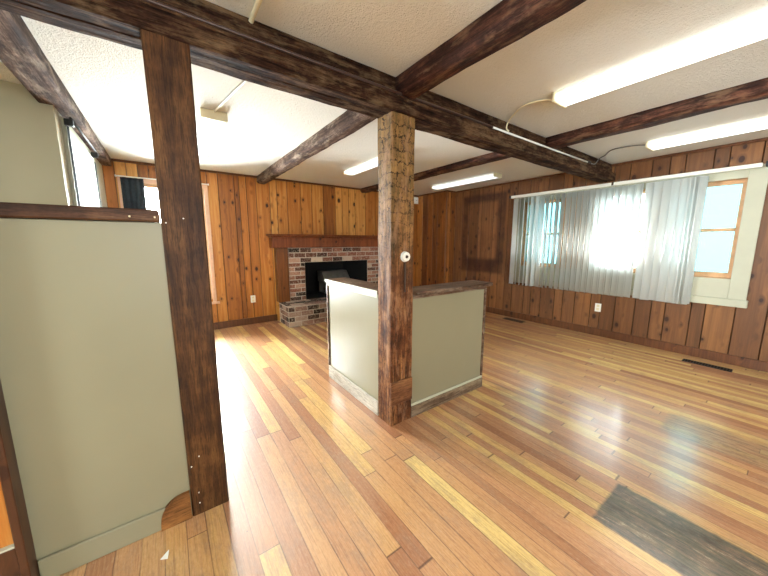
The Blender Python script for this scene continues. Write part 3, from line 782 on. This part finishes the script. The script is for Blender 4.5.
# ------------------------------------------------------------------ conduits and cables
t = thing('conduit', 'thin metal conduit running along the ledge of the double beam', 'conduit', (1.7, 1.575, 2.2))
bm = bmesh.new(); tube(bm, [(XL, 1.572, 2.206), (0, 1.572, 2.207), (1, 1.574, 2.205), (2.2, 1.572, 2.206)], .009); link('dark_pipe', bm, 'conduit_dark', t, True)
bm = bmesh.new(); tube(bm, [(2.201, 1.572, 2.206), (3.2, 1.573, 2.205), (4.0, 1.572, 2.206)], .008); link('white_pipe', bm, 'white', t, True)
bm = bmesh.new(); box(bm, 4.001, 4.07, 1.558, 1.59, 2.192, 2.222, bev=.004); link('connector', bm, 'black', t)
bm = bmesh.new(); tube(bm, smooth_pts([(.408, -2.0, CE - .013), (.408, .6, CE - .013), (.408, 1.50, CE - .014), (.408, 1.585, CE - .016)]), .011)
tag(link('conduit', bm, 'cream_plastic', None, True), 'cream pipe on the ceiling ending at the double beam, top left', 'conduit')
bm = bmesh.new(); tube(bm, [(.555, 1.75, CE - .009), (.496, 2.2, CE - .009), (.405, 2.788, CE - .009)], .007)
tag(link('conduit', bm, 'white', None, True), 'thin white conduit leading to the ceiling light behind the left post', 'conduit')
def cable(pts, r, mat, label):
    bm = bmesh.new(); tube(bm, smooth_pts(pts), r, 8); tag(link('cable', bm, mat, None, True), label, 'cable', 'ceiling light cables')
cable([(2.30, 1.132, CE - .03), (2.27, 1.20, CE - .014), (2.235, 1.28, CE - .012), (2.25, 1.37, CE - .012), (2.33, 1.48, CE - .012), (2.40, 1.565, CE - .018), (2.42, 1.592, 2.25), (2.43, 1.575, 2.222)], .006, 'cream_plastic', 'cream cable from the nearest tube light down to the double beam')
cable([(4.09, 1.047, CE - .03), (4.06, 1.15, CE - .014), (4.03, 1.26, CE - .012), (4.05, 1.37, CE - .012), (4.22, 1.48, CE - .012), (4.30, 1.565, CE - .018), (4.30, 1.592, 2.25), (4.2, 1.578, 2.214), (4.071, 1.574, 2.207)], .006, 'grey_metal', 'grey cable from the window-side tube light to the beam end')

# ------------------------------------------------------------------ small fittings
sk = thing('wall_socket', 'small round white socket on the front of the centre post', 'socket', (1.303, 1.568, 1.205))
bm = bmesh.new(); bmesh.ops.create_cone(bm, cap_ends=True, segments=28, radius1=.036, radius2=.030, depth=.022, matrix=Matrix.Translation((1.303, 1.557, 1.205)) @ Matrix.Rotation(H, 4, 'X')); link('plate', bm, 'white', sk, False)
bm = bmesh.new(); bmesh.ops.create_cone(bm, cap_ends=True, segments=16, radius1=.011, radius2=.009, depth=.006, matrix=Matrix.Translation((1.303, 1.543, 1.205)) @ Matrix.Rotation(H, 4, 'X')); link('centre_hole', bm, 'brown_metal', sk)
BX('wire_cover', (1.301, 1.310, 1.560, 1.570, .963, 1.168), 'brown_metal', sk, .002)
def outlet(axis, c, out, u, z, label):
    dims = lambda a, b, p, q, t: ((a, b, *sorted((c, c + out * t)), p, q) if axis == 'X' else (*sorted((c, c + out * t)), a, b, p, q))
    t = thing('power_outlet', label, 'outlet', ((u, c, z) if axis == 'X' else (c, u, z)))
    BX('cover_plate', dims(u - .037, u + .037, z - .058, z + .058, .006), 'white', t, .002)
    for dz in (-.024, .024):
        lo, hi = sorted((c + out * .006, c + out * .009))
        BX('socket', ((u - .016, u + .016, lo, hi, z + dz - .015, z + dz + .015) if axis == 'X' else (lo, hi, u - .016, u + .016, z + dz - .015, z + dz + .015)), 'cream_plastic', t, .001)
outlet('X', YA, -1, 1.075, .405, 'white power outlet low on the golden pine wall left of the fireplace')
outlet('Y', XB, -1, 1.592, .40, 'white power outlet low on the wall beneath the vertical blind')
sb = thing('wall_sensor', 'small white square box near the ceiling right of the centre post', 'sensor', (4.50, YA, 2.19))
BX('case', (4.41, 4.553, YA - .04, YA, 2.125, 2.262), 'white', sb, .008, 2); BX('indicator', (4.49, 4.51, YA - .043, YA - .041, 2.19, 2.20), 'brown_metal', sb, 0)
def vent(x0, x1, y0, y1, mat, label):
    t = thing('floor_vent', label, 'vent', ((x0 + x1) / 2, (y0 + y1) / 2, 0), 'floor vents by the window wall')
    bm = bmesh.new(); e = .007
    box(bm, x0, x1, y0, y0 + e, 0, .005); box(bm, x0, x1, y1 - e, y1, 0, .005); box(bm, x0, x0 + e, y0 + e, y1 - e, 0, .005); box(bm, x1 - e, x1, y0 + e, y1 - e, 0, .005)
    link('frame', bm, mat, t)
    bm = bmesh.new(); n = 16
    for k in range(n):
        y = y0 + e + (y1 - y0 - 2 * e) * (k + .5) / n; box(bm, x0 + e, x1 - e, y - .003, y + .003, .001, .004)
    link('louvres', bm, mat, t)
    BX('shade_sheet', (x0 + e, x1 - e, y0 + e, y1 - e, 0, .0008), 'soot_and_shade', t, 0)  # flat black sheet standing in for the shade under the louvres
vent(4.54, 4.64, .28, .65, 'black', 'black slotted floor vent nearest the right frame edge')
vent(4.60, 4.73, 2.55, 2.90, 'brown_metal', 'brown slotted floor vent under the left end of the blind')
bm = bmesh.new()
P = [(-.128, 1.405), (-.098, 1.428), (-.103, 1.392)]
a = [bm.verts.new((x, y, .0005)) for x, y in P]; b = [bm.verts.new((x, y, .0025 + .006 * (k == 1))) for k, (x, y) in enumerate(P)]
bm.faces.new(a); bm.faces.new(b)
for i in range(3): bm.faces.new((a[i], a[(i + 1) % 3], b[(i + 1) % 3], b[i]))
tag(link('paper_scrap', bm, 'white'), 'tiny white triangular paper scrap on the floor before the left half wall', 'paper')
